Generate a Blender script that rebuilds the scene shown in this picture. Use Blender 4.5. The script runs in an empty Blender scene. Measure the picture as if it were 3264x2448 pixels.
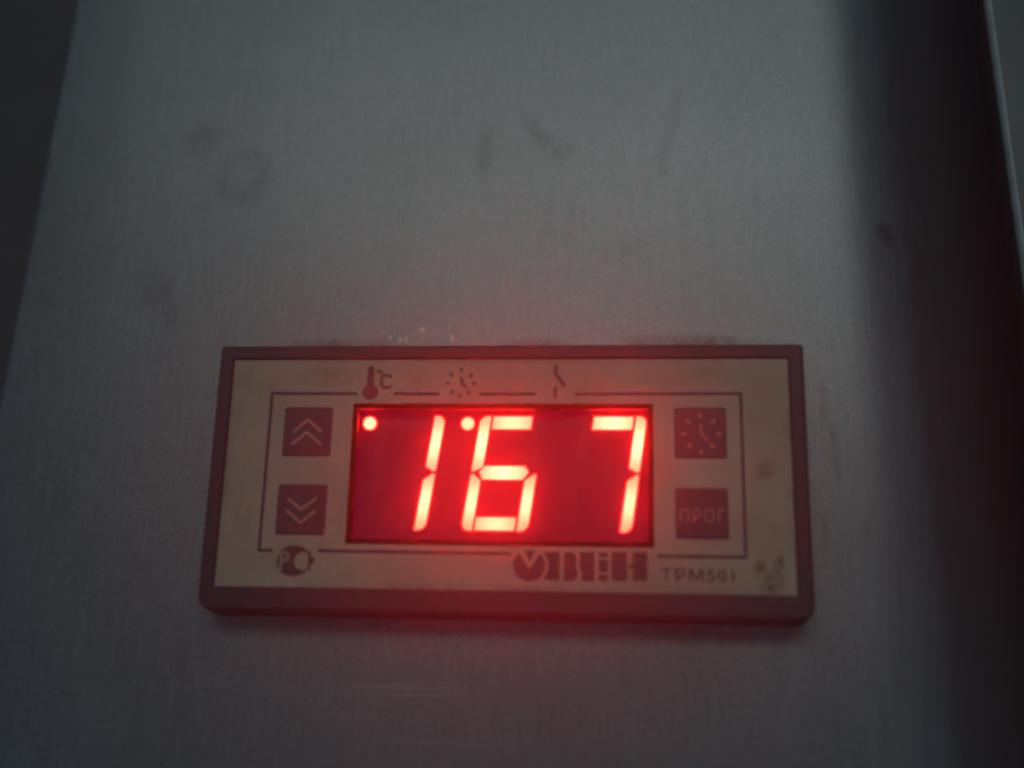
import bpy, bmesh, math, random
from mathutils import Vector, Matrix
random.seed(7)
sc = bpy.context.scene
C = sc.collection
MM = 0.001

# ---------------------------------------------------------------- camera
cam = bpy.data.cameras.new('camera')
cam.sensor_fit = 'HORIZONTAL'; cam.sensor_width = 36.0; cam.lens = 38.8
cam.clip_start = 0.005; cam.clip_end = 20
camo = bpy.data.objects.new('camera', cam); C.objects.link(camo)
right = Vector((0.995562, 0.090916, 0.024295))
down = Vector((-0.000395, 0.262201, -0.965013))
fwd = Vector((-0.094106, 0.960721, 0.261074))
m = Matrix((right, -down, -fwd)).transposed().to_4x4()
m.translation = Vector((18.19, -172.63, -32.38)) * MM
camo.matrix_world = m
cam.dof.use_dof = True
cam.dof.focus_distance = 0.186
cam.dof.aperture_fstop = 5.0
sc.camera = camo

# ---------------------------------------------------------------- world, lamp, exposure
w = bpy.data.worlds.new('World'); sc.world = w; w.use_nodes = True
bg = w.node_tree.nodes['Background']
bg.inputs[0].default_value = (0.40, 0.80, 1.1, 1); bg.inputs[1].default_value = 0.08

def area(name, loc, target, size, power, col):
    l = bpy.data.lights.new(name, 'AREA'); l.shape = 'RECTANGLE'; l.size = size[0]; l.size_y = size[1]
    l.energy = power; l.color = col
    o = bpy.data.objects.new(name, l); C.objects.link(o)
    o.location = loc
    o.rotation_euler = (Vector(target) - Vector(loc)).to_track_quat('-Z', 'Y').to_euler()
    return o
area('ceiling_lamp', (0.03, -0.75, 0.41), (0.02, 0.0, 0.05), (0.70, 0.22), 1.02, (0.86, 0.985, 0.93))

sc.view_settings.view_transform = 'Standard'; sc.view_settings.look = 'None'
sc.view_settings.exposure = 0.0; sc.view_settings.gamma = 1.0; sc.view_settings.use_curve_mapping = False
sc.cycles.use_denoising = True
sc.cycles.use_adaptive_sampling = False
sc.cycles.filter_width = 2.8
sc.cycles.max_bounces = 6; sc.cycles.volume_bounces = 0
sc.cycles.sample_clamp_indirect = 3.0
sc.cycles.transparent_max_bounces = 12

# ---------------------------------------------------------------- helpers
def tag(o, label=None, cat=None, group=None, kind=None):
    if label: o['label'] = label
    if cat: o['category'] = cat
    if group: o['group'] = group
    if kind: o['kind'] = kind
    return o

def link(name, me, mat, parent=None, smooth=False):
    me.materials.clear()
    if mat: me.materials.append(mat)
    o = bpy.data.objects.new(name, me); C.objects.link(o)
    if parent: o.parent = parent
    if smooth:
        for p in me.polygons: p.use_smooth = True
    return o

def mesh_from(bm, name):
    bmesh.ops.recalc_face_normals(bm, faces=bm.faces)
    me = bpy.data.meshes.new(name); bm.to_mesh(me); bm.free()
    return me

OY = 6.0   # device parts live in a frame whose origin is on the panel, 6 mm behind the face

def prism(bm, pts, y0, y1):
    """closed prism over a polygon given in mm (x, z); y0 front, y1 back, measured from the face plane"""
    a = sum(pts[i][0]*pts[(i+1) % len(pts)][1] - pts[(i+1) % len(pts)][0]*pts[i][1] for i in range(len(pts)))
    if a < 0: pts = pts[::-1]
    f = [bm.verts.new((x*MM, (y0-OY)*MM, z*MM)) for x, z in pts]
    b = [bm.verts.new((x*MM, (y1-OY)*MM, z*MM)) for x, z in pts]
    bm.faces.new(f); bm.faces.new(b[::-1])
    n = len(pts)
    for i in range(n):
        bm.faces.new((f[i], b[i], b[(i+1) % n], f[(i+1) % n]))

def rrect(x0, x1, z0, z1, r, n=5):
    """counter-clockwise from the bottom right corner; r = one radius or (br, tr, tl, bl)"""
    if not isinstance(r, tuple): r = (r,)*4
    out = []
    for (cx, cz, sx, sz, rr, a0) in ((x1, z0, -1, 1, r[0], -90), (x1, z1, -1, -1, r[1], 0),
                                     (x0, z1, 1, -1, r[2], 90), (x0, z0, 1, 1, r[3], 180)):
        for k in range(n+1):
            a = math.radians(a0 + 90*k/n)
            out.append((cx + sx*rr + rr*math.cos(a), cz + sz*rr + rr*math.sin(a)))
    return out

def circle(cx, cz, r, n=24, a0=0, a1=360):
    full = abs(a1-a0) >= 360
    k = n if full else n+1
    return [(cx + r*math.cos(math.radians(a0+(a1-a0)*i/n)), cz + r*math.sin(math.radians(a0+(a1-a0)*i/n))) for i in range(k)]

LIFT = [0]
def stroke(bm, pts, wd, y0, y1):
    for i in range(len(pts)-1):
        LIFT[0] = (LIFT[0]+1) % 9
        (ax, az), (bx, bz) = pts[i], pts[i+1]
        d = Vector((bx-ax, bz-az)); L = d.length; d /= L; nx, nz = -d.y*wd/2, d.x*wd/2
        e = wd*0.25
        ax -= d.x*e; az -= d.y*e; bx += d.x*e; bz += d.y*e
        prism(bm, [(ax+nx, az+nz), (ax-nx, az-nz), (bx-nx, bz-nz), (bx+nx, bz+nz)], y0-LIFT[0]*0.0015, y1)

def part(name, mat, parent, fn, smooth=False, label=None):
    bm = bmesh.new(); fn(bm)
    o = link(name, mesh_from(bm, name), mat, parent, smooth)
    if label: o['label'] = label
    return o

def bridge(bm, loops, close=True):
    vs = [[bm.verts.new(v) for v in L] for L in loops]
    n = len(vs[0])
    for a, b in zip(vs, vs[1:]):
        for i in range(n if close else n-1):
            bm.faces.new((a[i], a[(i+1) % n], b[(i+1) % n], b[i]))
    return vs

# ---------------------------------------------------------------- material helpers
class NT:
    def __init__(self, name):
        self.m = bpy.data.materials.new(name); self.m.use_nodes = True
        self.t = self.m.node_tree; self.n = self.t.nodes
        self.b = self.n.get('Principled BSDF'); self.out = self.n.get('Material Output')
    def add(self, typ, **kw):
        x = self.n.new(typ)
        for k, v in kw.items(): setattr(x, k, v)
        return x
    def L(self, a, b): self.t.links.new(a, b)
    def setv(self, sock, v):
        if isinstance(v, bpy.types.NodeSocket): self.L(v, sock)
        else: sock.default_value = v
    def coord(self, s):
        if not hasattr(self, 'tc'): self.tc = self.add('ShaderNodeTexCoord')
        mp = self.add('ShaderNodeMapping'); self.L(self.tc.outputs['Object'], mp.inputs[0])
        mp.inputs['Scale'].default_value = s
        return mp.outputs[0]
    def noise(self, s, scale=1.0, detail=3, rough=0.55):
        n = self.add('ShaderNodeTexNoise'); self.L(self.coord(s), n.inputs['Vector'])
        n.inputs['Scale'].default_value = scale; n.inputs['Detail'].default_value = detail
        n.inputs['Roughness'].default_value = rough
        return n.outputs['Fac']
    def rng(self, v, a, b, c, d, smooth=False):
        r = self.add('ShaderNodeMapRange')
        if smooth: r.interpolation_type = 'SMOOTHSTEP'
        self.setv(r.inputs[0], v)
        for i, x in enumerate((a, b, c, d)): self.setv(r.inputs[1+i], x)
        return r.outputs[0]
    def math(self, op, a, b=0.0):
        x = self.add('ShaderNodeMath', operation=op); self.setv(x.inputs[0], a); self.setv(x.inputs[1], b)
        return x.outputs[0]
    def mix(self, fac, a, b):
        x = self.add('ShaderNodeMix', data_type='RGBA')
        self.setv(x.inputs[0], fac)
        for s, v in ((x.inputs[6], a), (x.inputs[7], b)):
            if isinstance(v, tuple): s.default_value = (*v, 1) if len(v) == 3 else v
            else: self.L(v, s)
        return x.outputs[2]
    def blob(self, x, z, rx, rz, ang=0, soft=0.15):
        """1 inside an ellipse at object coords (mm), falling to 0 at its rim"""
        if not hasattr(self, 'tc'): self.tc = self.add('ShaderNodeTexCoord')
        s = self.add('ShaderNodeVectorMath', operation='SUBTRACT')
        self.L(self.tc.outputs['Object'], s.inputs[0]); s.inputs[1].default_value = (x*MM, 0, z*MM)
        mp = self.add('ShaderNodeMapping'); mp.vector_type = 'POINT'
        r = self.add('ShaderNodeVectorRotate', rotation_type='Y_AXIS'); self.L(s.outputs[0], r.inputs[0])
        r.inputs['Angle'].default_value = math.radians(ang)
        self.L(r.outputs[0], mp.inputs[0]); mp.inputs['Scale'].default_value = (1/(rx*MM), 0, 1/(rz*MM))
        l = self.add('ShaderNodeVectorMath', operation='LENGTH'); self.L(mp.outputs[0], l.inputs[0])
        return self.rng(l.outputs['Value'], soft, 1.0, 1.0, 0.0, True)
    def bump(self, h, strength, dist):
        x = self.add('ShaderNodeBump'); x.inputs['Strength'].default_value = strength
        x.inputs['Distance'].default_value = dist; self.setv(x.inputs['Height'], h)
        self.L(x.outputs[0], self.b.inputs['Normal'])

# ---------------------------------------------------------------- materials
def metal_panel():
    k = NT('brushed_steel')
    vert = k.noise((2600, 300, 90), 1.0, 4, 0.6)
    hori = k.noise((70, 300, 2400), 1.0, 4, 0.6)
    cloud = k.noise((22, 22, 22), 1.0, 4, 0.55)
    base = k.mix(k.rng(cloud, 0.3, 0.7, 0, 1), (0.25, 0.255, 0.255), (0.31, 0.315, 0.315))
    grain = k.math('ADD', k.math('MULTIPLY', vert, 0.72), k.math('MULTIPLY', hori, 0.28))
    base = k.mix(k.rng(grain, 0.40, 0.60, 0, 0.45), base, (0.42, 0.42, 0.415))
    speck = k.noise((3400, 3400, 3400), 1.0, 1, 0.5)
    base = k.mix(k.rng(speck, 0.33, 0.67, 0.0, 0.5), base, (0.15, 0.158, 0.165))
    spot = k.noise((420, 420, 420), 1.0, 3, 0.7)
    spots = k.rng(spot, 0.35, 0.62, 0.15, 1.0)
    dirt = None
    for (x, z, rx, rz, a, s) in (
        (-58, 63, 6.0, 5.0, 20, .50), (-63.5, 33.5, 4.8, 8.0, 25, .50), (-61, 28.5, 3.4, 4.2, 0, .50),
        (-5.3, 59, 2.6, 8.5, -4, .42), (4.6, 62.4, 2.2, 7.5, 38, .42), (8.6, 58.8, 3.8, 2.6, 5, .45),
        (28.2, 64.0, 2.0, 10.5, -10, .30), (26.8, 58.2, 2.4, 6.0, -8, .38),
        (6.0, 45, 1.8, 10.0, -8, .18), (10.0, 44, 1.7, 9.0, -6, .18), (20, 40, 6, 4, 30, .22),
        (64.0, 43.2, 2.4, 3.4, 25, 2.4), (53.4, 5.0, 1.1, 9.0, 5, .9), (51.8, 13.0, 1.0, 5.0, 0, .8), (51.0, -8, 1.0, 6, 0, .7),
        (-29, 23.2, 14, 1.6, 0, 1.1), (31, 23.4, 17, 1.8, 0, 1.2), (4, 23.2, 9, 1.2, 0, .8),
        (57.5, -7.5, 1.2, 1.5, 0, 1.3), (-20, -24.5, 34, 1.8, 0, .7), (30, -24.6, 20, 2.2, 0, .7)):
        b = k.math('MULTIPLY', k.blob(x, z, rx, rz, a), s*0.38)
        dirt = b if dirt is None else k.math('MAXIMUM', dirt, b)
    ring = k.math('SUBTRACT', k.blob(-49.4, 55.0, 6.4, 7.2, -30, 0.55), k.math('MULTIPLY', k.blob(-49.9, 56.2, 4.6, 5.2, -30, 0.3), 0.75))
    dirt = k.math('MAXIMUM', dirt, k.math('MULTIPLY', ring, 0.20))
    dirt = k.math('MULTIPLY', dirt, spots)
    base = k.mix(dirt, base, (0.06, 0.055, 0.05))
    # lighter horizontal streaks under the controller
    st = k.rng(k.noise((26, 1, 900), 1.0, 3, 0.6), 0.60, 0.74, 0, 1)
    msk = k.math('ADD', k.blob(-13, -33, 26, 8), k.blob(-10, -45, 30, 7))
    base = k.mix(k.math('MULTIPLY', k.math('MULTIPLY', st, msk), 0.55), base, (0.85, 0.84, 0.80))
    k.L(base, k.b.inputs['Base Color'])
    k.b.inputs['Metallic'].default_value = 0.82
    k.L(k.math('ADD', k.rng(grain, 0.3, 0.7, 0.39, 0.49), k.math('MULTIPLY', dirt, 0.2)), k.b.inputs['Roughness'])
    k.bump(grain, 0.25, 0.00012)
    return k.m

def plain(name, col, rough, metallic=0.0, var=0.15, scale=300, bump=0.1):
    k = NT(name)
    n = k.noise((scale,)*3, 1.0, 4, 0.6)
    k.L(k.mix(k.rng(n, 0.3, 0.7, 0, 1), tuple(c*(1-var) for c in col), tuple(min(1, c*(1+var)) for c in col)), k.b.inputs['Base Color'])
    k.b.inputs['Roughness'].default_value = rough; k.b.inputs['Metallic'].default_value = metallic
    if bump: k.bump(n, bump, 0.0001)
    return k.m

def face_mat():
    k = NT('cream_label')
    n = k.noise((90,)*3, 1.0, 5, 0.6)
    base = k.mix(k.rng(n, 0.35, 0.7, 0, 1), (0.40, 0.335, 0.235), (0.55, 0.48, 0.36))
    speck = k.noise((3400,)*3, 1.0, 1, 0.5)
    base = k.mix(k.rng(speck, 0.33, 0.67, 0.0, 0.5), base, (0.36, 0.29, 0.19))
    fine = k.noise((520,)*3, 1.0, 3, 0.7)
    brk = k.rng(fine, 0.36, 0.60, 0.1, 1.0)
    stain = None
    for (x, z, rx, rz, a, s) in ((41.2, 0.3, 2.6, 2.2, 30, .55), (41.6, 1.8, 1.2, 2.0, 20, .4),
                                 (40.2, -14.6, 1.5, 2.2, 0, .85), (42.8, -14.0, 1.2, 2.4, -25, .95), (41.2, -17.6, 2.0, 1.7, 0, .9),
                                 (43.0, -16.5, 1.0, 2.4, 5, .7), (41.2, -16.0, 2.6, 1.0, 0, .6),
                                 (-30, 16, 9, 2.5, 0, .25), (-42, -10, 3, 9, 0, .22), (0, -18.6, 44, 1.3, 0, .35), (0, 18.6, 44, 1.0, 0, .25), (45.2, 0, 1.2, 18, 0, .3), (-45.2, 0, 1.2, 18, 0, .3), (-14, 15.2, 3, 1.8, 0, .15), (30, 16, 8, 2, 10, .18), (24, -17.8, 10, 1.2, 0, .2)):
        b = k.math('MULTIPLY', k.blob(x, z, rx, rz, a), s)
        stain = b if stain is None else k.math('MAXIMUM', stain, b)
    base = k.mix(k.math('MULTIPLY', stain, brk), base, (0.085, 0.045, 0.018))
    k.L(base, k.b.inputs['Base Color'])
    k.b.inputs['Roughness'].default_value = 0.5
    k.bump(n, 0.06, 0.0002)
    return k.m

def window_mat():
    k = NT('red_diffusing_filter')
    k.n.remove(k.b)
    tr = k.add('ShaderNodeBsdfTransparent'); tr.inputs[0].default_value = (1, 0.93, 0.88, 1)
    tl = k.add('ShaderNodeBsdfTranslucent'); tl.inputs[0].default_value = (0.85, 0.020, 0.055, 1)
    df = k.add('ShaderNodeBsdfDiffuse'); df.inputs[0].default_value = (0.30, 0.012, 0.03, 1)
    a = k.add('ShaderNodeMixShader'); a.inputs[0].default_value = 0.35; k.L(tl.outputs[0], a.inputs[1]); k.L(df.outputs[0], a.inputs[2])
    b = k.add('ShaderNodeMixShader'); b.inputs[0].default_value = 0.007; k.L(tr.outputs[0], b.inputs[1]); k.L(a.outputs[0], b.inputs[2])
    k.L(b.outputs[0], k.out.inputs[0])
    return k.m

def led_mat(name, half):
    """lit segment: the chip sits in the middle of the light pipe, the ends glow a little less"""
    k = NT(name); k.n.remove(k.b)
    tc = k.add('ShaderNodeTexCoord')
    l = k.add('ShaderNodeVectorMath', operation='LENGTH'); k.L(tc.outputs['Object'], l.inputs[0])
    f = k.rng(l.outputs['Value'], 0.0, half*MM, 1.05, 0.42, True)
    e = k.add('ShaderNodeEmission'); e.inputs[0].default_value = (1.0, 0.0140, 0.0078, 1)
    oi = k.add('ShaderNodeObjectInfo')
    k.L(k.math('MULTIPLY', k.math('MULTIPLY', f, k.rng(oi.outputs['Random'], 0, 1, 0.8, 1.2)), LED), e.inputs[1])
    k.L(e.outputs[0], k.out.inputs[0])
    return k.m

LED = 106.0
M_panel = metal_panel()
M_neigh = plain('grey_painted_steel', (0.085, 0.095, 0.10), 0.42, 0.3, 0.08, 120)
M_dark = plain('recess_shade_steel', (0.085, 0.09, 0.095), 0.6, 0.2, 0.15, 60)  # shade of the gaps put into the dark base colour
M_bezel = plain('dark_grey_plastic', (0.026, 0.038, 0.050), 0.5, 0, 0.15, 500, 0.15)
M_face = face_mat()
M_print = plain('dark_print', (0.052, 0.046, 0.058), 0.5, 0, 0.2, 700, 0)
M_light = plain('pale_print', (0.36, 0.29, 0.21), 0.5, 0, 0.1, 400, 0)
M_button = plain('dark_membrane_key', (0.048, 0.046, 0.060), 0.45, 0, 0.15, 600, 0.08)
M_board = plain('led_block_face', (0.10, 0.012, 0.018), 0.6, 0, 0.1, 300, 0)
for mm_, st_ in ((M_board, 0.055),):              # even red glow added to the block face in place of scattered LED light
    p_ = mm_.node_tree.nodes['Principled BSDF']
    p_.inputs['Emission Color'].default_value = (1.0, 0.008, 0.26, 1); p_.inputs['Emission Strength'].default_value = st_
M_unlit = plain('unlit_segment', (0.10, 0.012, 0.018), 0.4, 0, 0.1, 300, 0)
p_ = M_unlit.node_tree.nodes['Principled BSDF']
p_.inputs['Emission Color'].default_value = (1.0, 0.008, 0.26, 1); p_.inputs['Emission Strength'].default_value = 0.055  # same added red glow as the block face
M_window = window_mat()
M_led = led_mat('lit_segment', 4.6)
M_leddot = led_mat('lit_dot', 2.2)
M_glint = plain('painted_glint', (0.95, 0.90, 0.70), 0.45, 0.2, 0.05, 300, 0)  # pale colour stands in for glints on the scratched steel
M_edge = plain('pale_edge_highlight', (0.34, 0.36, 0.36), 0.45, 0.3, 0.15, 200)  # pale colour paints the light caught along the frame edge
M_mask = plain('dark_red_mask', (0.012, 0.004, 0.006), 0.8, 0, 0.1, 300, 0)

# ---------------------------------------------------------------- the sheet-metal setting
def skew_r(z): return -0.032*(z-60)
def skew_l(z): return 0.042*(z-55)
ZS = [-200 + 10*i for i in range(51)]
cab = bpy.data.objects.new('cabinet', None); C.objects.link(cab); cab.empty_display_size = 0.05
tag(cab, 'grey brushed steel cabinet front with smudges, holding the red display controller', 'cabinet')

def sheet(name, mat, prof, thick=1.0):
    """a folded sheet: prof = list of (skew kind, x, y) in mm running left to right, extruded along z"""
    bm = bmesh.new()
    bridge(bm, [[((x + (skew_l(z) if t == 'l' else skew_r(z) if t == 'r' else 0))*MM, y*MM, z*MM) for t, x, y in prof] for z in ZS], close=False)
    o = link(name, mesh_from(bm, name), mat, cab, True)
    if sum(p.normal.y*p.area for p in o.data.polygons) > 0: o.data.flip_normals()
    md = o.modifiers.new('thickness', 'SOLIDIFY'); md.thickness = thick*MM; md.offset = -1
    return o
prof = [('l', -88.3, 30.0), ('l', -88.3, 7.4)] + [('l', -88.3 + 1.4*(1-math.cos(math.radians(t))), 7.4 - 1.4*math.sin(math.radians(t))) for t in range(15, 91, 15)]
prof += [('c', x, 6.0) for x in (-70, -50, -30, -10, 10, 30, 45)]
BX = 51.5
px, py = BX, 6.0
prof.append(('r', px, py))
for i in range(64):                              # rolled right edge: quick turn first, then a long straight flank
    tt = min(1, i/24); ang = 47*tt*tt*(3-2*tt)
    px += math.cos(math.radians(ang)); py += math.sin(math.radians(ang))
    prof.append(('r', px, py))
panel = sheet('front_panel', M_panel, prof)
panel['label'] = 'brushed steel front sheet with smudges and rolled right edge'

NX = 84.6
nprof = [('r', NX, 13.0), ('r', NX, 7.2)] + [('r', NX + 1.2*(1-math.cos(math.radians(t))), 7.2 - 1.2*math.sin(math.radians(t))) for t in range(15, 91, 15)] + [('r', 95, 6.0), ('r', 130, 6.0), ('r', 240, 6.0)]
neigh = sheet('side_frame', M_neigh, nprof)
neigh['label'] = 'darker grey steel frame at far right'
eprof = [('r', NX - .25 + 1.5*(1-math.cos(math.radians(t))), 7.2 - 1.5*math.sin(math.radians(t))) for t in range(25, 76, 10)]
bm = bmesh.new()
bridge(bm, [[((x + skew_r(z))*MM, y*MM, z*MM) for t, x, y in eprof] for z in ZS], close=False)
edge = link('edge_highlight', mesh_from(bm, 'edge_highlight'), M_edge, neigh, True)  # strip added on the frame edge to carry its painted highlight
md = edge.modifiers.new('thickness', 'SOLIDIFY'); md.thickness = .2*MM; md.offset = 0
edge['label'] = 'thin edge strip with its highlight painted pale'

def build_recess(bm):
    bridge(bm, [[(x*MM, y*MM, z*MM) for x, y in ((-240, 46), (240, 46), (240, 49), (-240, 49))] for z in ZS], close=True)
bm = bmesh.new(); build_recess(bm)
rec = link('recess_back', mesh_from(bm, 'recess_back'), M_dark, cab)
rec['label'] = 'recessed sheet beside the front panel, coloured dark for the shade of the gaps'

# nicks in the steel above the bezel, their glints painted in pale colour
glint_spots = [(-20.6, 23.2, .16, .7), (-18.9, 22.9, .2, .9), (-17.9, 23.1, .16, 1.1), (-15.2, 24.7, .34, .8), (-14.9, 23.3, .12, .5), (-9.9, 23.2, .2, 1.3),
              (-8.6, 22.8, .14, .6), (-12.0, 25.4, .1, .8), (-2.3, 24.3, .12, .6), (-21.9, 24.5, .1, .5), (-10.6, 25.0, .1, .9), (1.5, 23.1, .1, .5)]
for (x, z, a, h) in glint_spots:
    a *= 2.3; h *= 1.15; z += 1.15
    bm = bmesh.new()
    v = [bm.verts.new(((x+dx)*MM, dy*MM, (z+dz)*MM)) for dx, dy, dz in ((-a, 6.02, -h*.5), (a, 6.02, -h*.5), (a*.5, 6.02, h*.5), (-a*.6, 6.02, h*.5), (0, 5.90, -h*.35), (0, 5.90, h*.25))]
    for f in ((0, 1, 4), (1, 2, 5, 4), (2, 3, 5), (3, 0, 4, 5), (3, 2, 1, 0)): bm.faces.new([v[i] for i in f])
    link('nick_glint', mesh_from(bm, 'nick_glint'), M_glint, panel)

# ---------------------------------------------------------------- the controller
dev = bpy.data.objects.new('temperature_controller', None); C.objects.link(dev)
dev.empty_display_size = 0.02
dev.location = (0, OY*MM, 0)
tag(dev, 'dark framed digital temperature controller with glowing red 167 display on the steel panel', 'controller')

# bezel: rim, sloping lower lip, rounded lower corners
def build_bezel(bm):
    FX0, FX1, FZ0, FZ1 = -45.5, 45.5, -18.74, 18.74
    def lp(x0, x1, z0, z1, r, y): return [(x*MM, (y-OY)*MM, z*MM) for x, z in rrect(x0, x1, z0, z1, r)]
    loops = [lp(FX0, FX1, FZ0, FZ1, .3, 1.6), lp(FX0, FX1, FZ0, FZ1, .3, -.15), lp(FX0-.25, FX1+.25, FZ0-.25, FZ1+.25, .4, -.40),
             lp(-47.55, 47.55, -21.9, 20.75, (1.7, .5, .5, 1.7), -.40), lp(-47.95, 47.95, -22.4, 21.1, (2.1, .7, .7, 2.1), 0.05),
             lp(-48.0, 48.0, -22.7, 21.15, (2.3, .7, .7, 2.3), 2.2), lp(-48.0, 48.0, -22.95, 21.15, (2.4, .7, .7, 2.4), 3.2), lp(-48.0, 48.0, -22.95, 21.15, (2.4, .7, .7, 2.4), 6.1)]
    bridge(bm, loops)
part('bezel', M_bezel, dev, build_bezel)

WX0, WX1, WZ0, WZ1 = -24.79, 24.06, -11.76, 11.26
def build_face(bm):
    o0 = [(-45.45, -18.7), (45.45, -18.7), (45.45, 18.7), (-45.45, 18.7)]
    i0 = [(WX0, WZ0), (WX1, WZ0), (WX1, WZ1), (WX0, WZ1)]
    def lp(p, y): return [(x*MM, (y-OY)*MM, z*MM) for x, z in p]
    vs = bridge(bm, [lp(o0, 1.2), lp(o0, 0), lp(i0, 0), lp(i0, 1.2)])
    for i in range(4): bm.faces.new((vs[0][i], vs[3][i], vs[3][(i+1) % 4], vs[0][(i+1) % 4]))
face = part('face_plate', M_face, dev, build_face)

part('display_window', M_window, dev, lambda bm: prism(bm, [(WX0+.02, WZ0+.02), (WX1-.02, WZ0+.02), (WX1-.02, WZ1-.02), (WX0+.02, WZ1-.02)], 0.02, 0.17),
     label='dark red see-through display window')

# black mask behind the window that frames the LED block
def build_mask(bm):
    def lp(i, y): return [(x*MM, (y-OY)*MM, z*MM) for x, z in ((WX0+i, WZ0+i), (WX1-i, WZ0+i), (WX1-i, WZ1-i), (WX0+i, WZ1-i))]
    vs = bridge(bm, [lp(.01, 1.15), lp(.01, .20), lp(.85, .20), lp(.85, 1.15)])
    for i in range(4): bm.faces.new((vs[0][i], vs[3][i], vs[3][(i+1) % 4], vs[0][(i+1) % 4]))
part('window_mask', M_mask, dev, build_mask)

# LED block behind the window, with the cavity walls round it
BZ = 2.4
def build_board(bm):
    o = [(WX0-.8, WZ0-.8), (WX1+.8, WZ0-.8), (WX1+.8, WZ1+.8), (WX0-.8, WZ1+.8)]
    i = [(WX0-.3, WZ0-.3), (WX1+.3, WZ0-.3), (WX1+.3, WZ1+.3), (WX0-.3, WZ1+.3)]
    def lp(p, y): return [(x*MM, (y-OY)*MM, z*MM) for x, z in p]
    vs = bridge(bm, [lp(o, 5.5), lp(o, 1.10), lp(i, 1.10), lp(i, BZ)])
    bm.faces.new(vs[3]); bm.faces.new(vs[0][::-1])
board = part('led_display', M_board, dev, build_board)

SL = 0.141
def q(p):     # parallax of the deeper plane: sizes measured on the face are 1.3 % larger there
    return (p[0]*1.0133-0.24, p[1]*1.0133+0.43)
def seg_shapes():
    S = {}
    S['a'] = [(-3.15, 7.03), (3.12, 7.03), (3.12, 9.06), (-3.15, 9.06)]
    S['d'] = [(-3.15, -9.30), (3.12, -9.30), (3.12, -7.30), (-3.15, -7.30)]
    S['g'] = [(-3.95, -.12), (-3.25, -1.2), (3.15, -1.2), (3.92, -.05), (3.2, .92), (-3.25, .92)]
    o, i = 5.22, 3.57
    up = [(i, .80), (o-.25, .05), (o, .25)] + [(o-1.2+1.2*math.cos(math.radians(t)), 7.92+1.2*math.sin(math.radians(t))) for t in range(0, 91, 15)] + [(i, 9.12)]
    dn = [(i, -1.40), (i, -9.38)] + [(o-1.2+1.2*math.cos(math.radians(t)), -8.18+1.2*math.sin(math.radians(t))) for t in range(-90, 1, 15)] + [(o, -.50), (o-.25, -.32)]
    S['b'] = up; S['c'] = dn
    S['f'] = [(-x, z) for x, z in up]; S['e'] = [(-x, z) for x, z in dn]
    return S
SEG = seg_shapes()
def emit_part(name, pts, lit, mat_lit, label):
    pts = [q(p) for p in pts]
    cx = sum(p[0] for p in pts)/len(pts); cz = (max(p[1] for p in pts)+min(p[1] for p in pts))/2
    cx = (max(p[0] for p in pts)+min(p[0] for p in pts))/2
    bm = bmesh.new(); prism(bm, [(x-cx, z-cz) for x, z in pts], OY-(.12 if lit else .02), OY+.05)
    o = link(name, mesh_from(bm, name), mat_lit if lit else M_unlit, board)
    o.location = (cx*MM, (BZ-OY)*MM, cz*MM)
    o['label'] = label
for cu, lit in ((-15.95, 'bc'), (0.35, 'acdefg'), (16.55, 'abc')):
    for s, pts in SEG.items():
        on = s in lit
        emit_part('segment', [(x+cu+SL*z, z) for x, z in pts], on, M_led, 'glowing red display segment' if on else 'unlit dark red display segment')
for x, on in ((-21.87, True), (-5.74, True), (10.6, False)):
    emit_part('indicator_dot', circle(x, 7.9, 1.04), on, M_leddot, 'round glowing red indicator' if on else 'round unlit indicator')

# ------------------------------------------------ print on the face
PY0, PY1 = -0.045, 0.01
LW = 0.50
def build_lines(pts):
    def fn(bm): stroke(bm, pts, LW, PY0, PY1)
    return fn
for pts in ([(-24.3, 12.9), (-38.6, 12.95), (-38.64, -12.95), (-36.5, -12.95)], [(-18.0, 12.85), (-10.7, 12.85)], [(-3.9, 12.85), (5.0, 12.85)],
            [(11.7, 12.85), (37.9, 12.95), (37.94, -12.98), (24.6, -13.0)], [(-28.9, -12.9), (1.7, -12.97)]):
    part('frame_line', M_print, dev, build_lines(pts))

def thermo(bm):
    prism(bm, circle(-22.1, 13.15, 1.32), PY0, PY1)
    prism(bm, rrect(-22.72, -21.58, 13.4, 17.6, .45), PY0-.006, PY1)
    stroke(bm, [(-21.2, 16.5), (-20.8, 16.85), (-20.4, 16.7), (-20.45, 16.2)], .38, PY0, PY1)
    c = [(-18.75, 15.65), (-19.0, 16.0), (-19.9, 16.05), (-20.3, 15.6), (-20.3, 14.4), (-19.9, 13.95), (-19.1, 13.9), (-18.7, 14.2)]
    stroke(bm, c, .46, PY0, PY1)
part('thermometer_icon', M_print, dev, thermo)
def clock(bm):
    for x, z in ((-7.13, 16.92), (-5.46, 15.96), (-4.91, 14.61), (-5.79, 13.07), (-7.21, 12.56), (-8.49, 13.17), (-9.29, 14.61), (-8.75, 16.09)):
        d = Vector((x+7.1, z-14.7)); d.normalize()
        stroke(bm, [(x-d.x*.22, z-d.y*.22), (x+d.x*.22, z+d.y*.22)], .48, PY0, PY1)
    stroke(bm, [(-7.1, 15.55), (-6.95, 14.7), (-6.3, 14.0)], .5, PY0, PY1)
part('clock_icon', M_print, dev, clock)
def switch(bm):
    stroke(bm, [(8.4, 17.6), (8.38, 16.3), (9.78, 14.25)], .62, PY0, PY1)
    stroke(bm, [(8.35, 13.85), (8.35, 12.3)], .6, PY0, PY1)
part('switch_icon', M_print, dev, switch)

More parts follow.
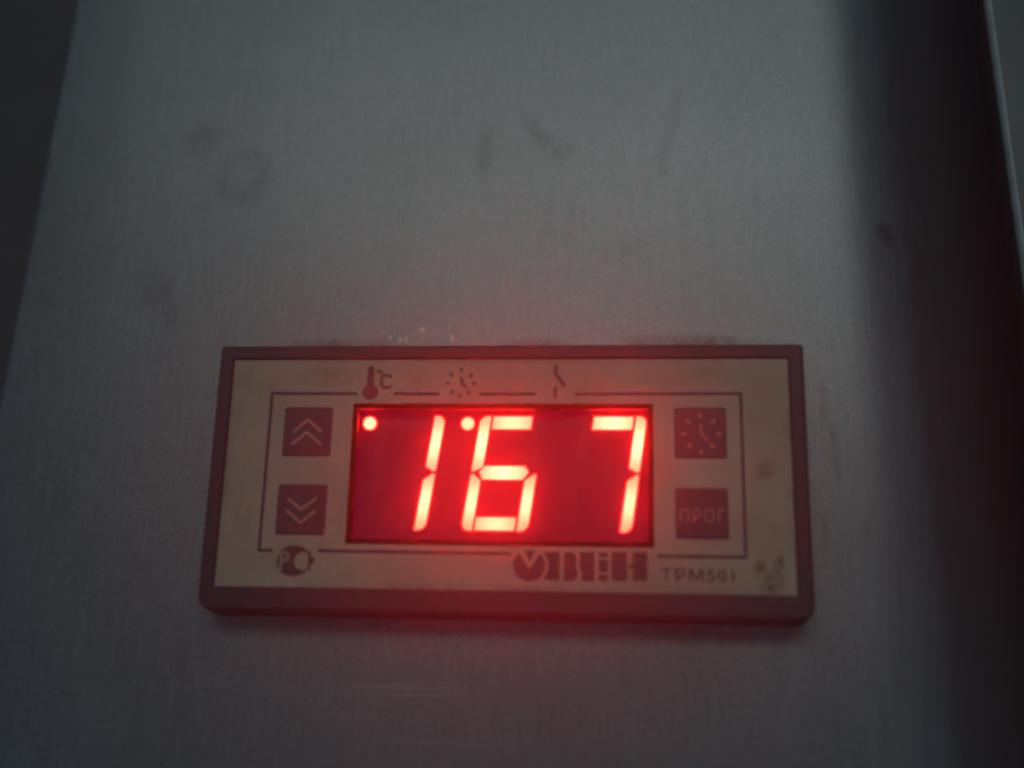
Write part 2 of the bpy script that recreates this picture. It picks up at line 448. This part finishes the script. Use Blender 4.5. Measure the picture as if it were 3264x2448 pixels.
# keys
def key(x0, x1, z0, z1, label):
    def fn(bm):
        def lp(i, y): return [(x*MM, (y-OY)*MM, z*MM) for x, z in rrect(x0+i, x1-i, z0+i, z1-i, max(.05, .4-i))]
        vs = bridge(bm, [lp(0, .01), lp(0, -.05), lp(.22, -.14)])
        bm.faces.new(vs[-1]); bm.faces.new(vs[0][::-1])
    return part('button', M_button, dev, fn, label=label)
KY0, KY1 = -.17, -.135
k1 = key(-36.12, -28.1, 2.35, 10.56, 'dark key with two chevrons pointing up')
for pts in ([(-34.45, 6.33), (-32.2, 8.44), (-29.82, 6.45)], [(-34.55, 4.34), (-32.25, 6.34), (-29.76, 4.36)]):
    part('chevron', M_light, k1, lambda bm: stroke(bm, pts, .42, KY0, KY1))
k2 = key(-36.22, -28.14, -10.45, -2.28, 'dark key with two chevrons pointing down')
for pts in ([(-34.5, -4.65), (-32.2, -6.32), (-29.87, -4.55)], [(-34.55, -6.6), (-32.15, -8.5), (-29.95, -6.65)]):
    part('chevron', M_light, k2, lambda bm: stroke(bm, pts, .42, KY0, KY1))
k3 = key(27.35, 35.53, 2.37, 10.6, 'dark key with a dotted clock face')
def clockkey(bm):
    for x, z in ((31.42, 9.26), (33.45, 8.34), (34.29, 6.32), (33.27, 4.39), (31.48, 3.38), (29.73, 4.37), (28.78, 6.3), (29.44, 8.33)):
        d = Vector((x-31.5, z-6.3)); d.normalize()
        stroke(bm, [(x-d.x*.3, z-d.y*.3), (x+d.x*.3, z+d.y*.3)], .42, KY0, KY1)
    stroke(bm, [(31.46, 7.9), (31.54, 6.45), (32.5, 5.25)], .34, KY0, KY1)
part('clock_symbol', M_light, k3, clockkey)
k4 = key(27.36, 35.47, -10.31, -2.34, 'dark key lettered ПРОГ')

def text_mesh(body, x0, x1, z0, z1, offset, y0, y1, name, mat, parent, label=None):
    cu = bpy.data.curves.new(name, 'FONT'); cu.body = body; cu.size = 1.0; cu.offset = offset; cu.extrude = 0.05; cu.space_character = 1.12
    cu.resolution_u = 3
    tmp = bpy.data.objects.new(name+'_text', cu); C.objects.link(tmp)
    bpy.context.view_layer.update()
    me = bpy.data.meshes.new_from_object(tmp.evaluated_get(bpy.context.evaluated_depsgraph_get()))
    bpy.data.objects.remove(tmp); bpy.data.curves.remove(cu)
    xs = [v.co.x for v in me.vertices]; ys = [v.co.y for v in me.vertices]; zs = [v.co.z for v in me.vertices]
    for v in me.vertices:
        x, y, z = v.co
        fx = (x-min(xs))/(max(xs)-min(xs)); fy = (y-min(ys))/(max(ys)-min(ys)); fz = (z-min(zs))/(max(zs)-min(zs))
        v.co = ((x0+(x1-x0)*fx)*MM, (y1+(y0-y1)*fz-OY)*MM, (z0+(z1-z0)*fy)*MM)
    me.name = name
    o = link(name, me, mat, parent)
    if label: o['label'] = label
    return o
text_mesh('ПРОГ', 28.0, 35.05, -7.7, -5.6, 0.0, KY0, KY1, 'lettering', M_light, k4)
text_mesh('ТРМ501', 25.0, 36.1, -16.8, -14.85, 0.012, PY0, PY1, 'model_lettering', M_print, dev, 'dark printed lettering TPM501')

# certification mark: open ring, letter and arrow
def cert(bm):
    ccx, ccz = -32.85, -14.55
    out = [(ccx+2.75*math.cos(math.radians(t)), ccz+2.46*math.sin(math.radians(t))) for t in range(32, 329, 11)]
    inn = [(-31.35+1.42*math.cos(math.radians(t)), -14.55+1.42*math.sin(math.radians(t))) for t in range(320, 39, -12)]
    prism(bm, out+inn, PY0, PY1)
    prism(bm, [(-30.55, -13.85), (-29.35, -14.1), (-29.7, -14.9), (-30.25, -15.0)], PY0-.004, PY1)
    stroke(bm, [(-30.35, -13.1), (-30.25, -16.0)], .38, PY0-.006, PY1)
mk = part('certification_mark', M_print, dev, cert, label='small dark round conformity mark')
def certp(bm):
    stroke(bm, [(-34.85, -15.9), (-34.95, -13.45), (-34.1, -13.3), (-33.75, -13.9), (-34.05, -14.5), (-34.7, -14.6)], .46, PY0-.03, PY0-.012)
part('letter', M_light, mk, certp)

# maker's mark: disc with a V notch, then five block letters cut by pale gaps
def logo(bm):
    cx, cz, r = 4.68, -14.72, 2.5
    # left/bottom of the disc, outside of the V, and the wedge inside it
    ring = circle(cx, cz, r, 30, 132, 408)
    prism(bm, ring + [(4.75, -15.35)], PY0, PY1)
    prism(bm, [(3.95, -12.42), (5.5, -12.42), (4.73, -14.25)], PY0, PY1)
    arc = [(cx+2.98*math.cos(math.radians(t)), cz+2.98*math.sin(math.radians(t))) for t in range(-45, 46, 9)]
    prism(bm, [(9.43, -17.05)] + [(9.43, -12.58)] + [(x, z) for x, z in arc[::-1]] , PY0, PY1)
    prism(bm, [(10.05, -17.03), (11.6, -17.0), (12.1, -16.5), (12.25, -15.7), (11.9, -14.75), (12.1, -13.9), (11.95, -13.1), (11.5, -12.6), (10.05, -12.56)], PY0, PY1)
    prism(bm, [(12.75, -17.0), (14.85, -16.96), (14.82, -12.52), (12.3, -12.52), (12.62, -13.3), (12.4, -14.6), (12.85, -15.7)], PY0, PY1)
    for z0, z1 in ((-13.35, -12.55), (-15.6, -13.65), (-16.93, -15.95)):
        prism(bm, [(15.44, z0), (16.9, z0), (16.9, z1), (15.44, z1)], PY0, PY1)
    prism(bm, [(17.5, -16.9), (19.85, -16.88), (19.8, -12.46), (17.42, -12.46)], PY0, PY1)
    prism(bm, [(20.72, -16.85), (22.95, -16.83), (22.93, -12.4), (20.65, -12.41), (20.68, -14.2), (20.15, -14.4), (20.15, -14.9), (20.7, -15.1)], PY0, PY1)
part('maker_logo', M_print, dev, logo, label="printed maker's mark of a notched disc and block letters")

# ---------------------------------------------------------------- haze volume added to give the LEDs a lens-glare halo
k = NT('glare_haze'); k.n.remove(k.b)
pv = k.add('ShaderNodeVolumePrincipled')
pv.inputs['Color'].default_value = (0.95, 0.95, 0.95, 1); pv.inputs['Density'].default_value = 0.6
pv.inputs['Density Attribute'].default_value = ''; pv.inputs['Temperature Attribute'].default_value = ''
pv.inputs['Anisotropy'].default_value = 0.84
k.L(pv.outputs[0], k.out.inputs['Volume'])
bm = bmesh.new(); bmesh.ops.create_cube(bm, size=1.0)
for v in bm.verts: v.co = Vector((0.30*2*v.co.x, -0.10 + 0.40*v.co.y, 0.05 + 0.56*v.co.z))
hz = link('haze', mesh_from(bm, 'haze'), k.m)
tag(hz, kind='stuff')
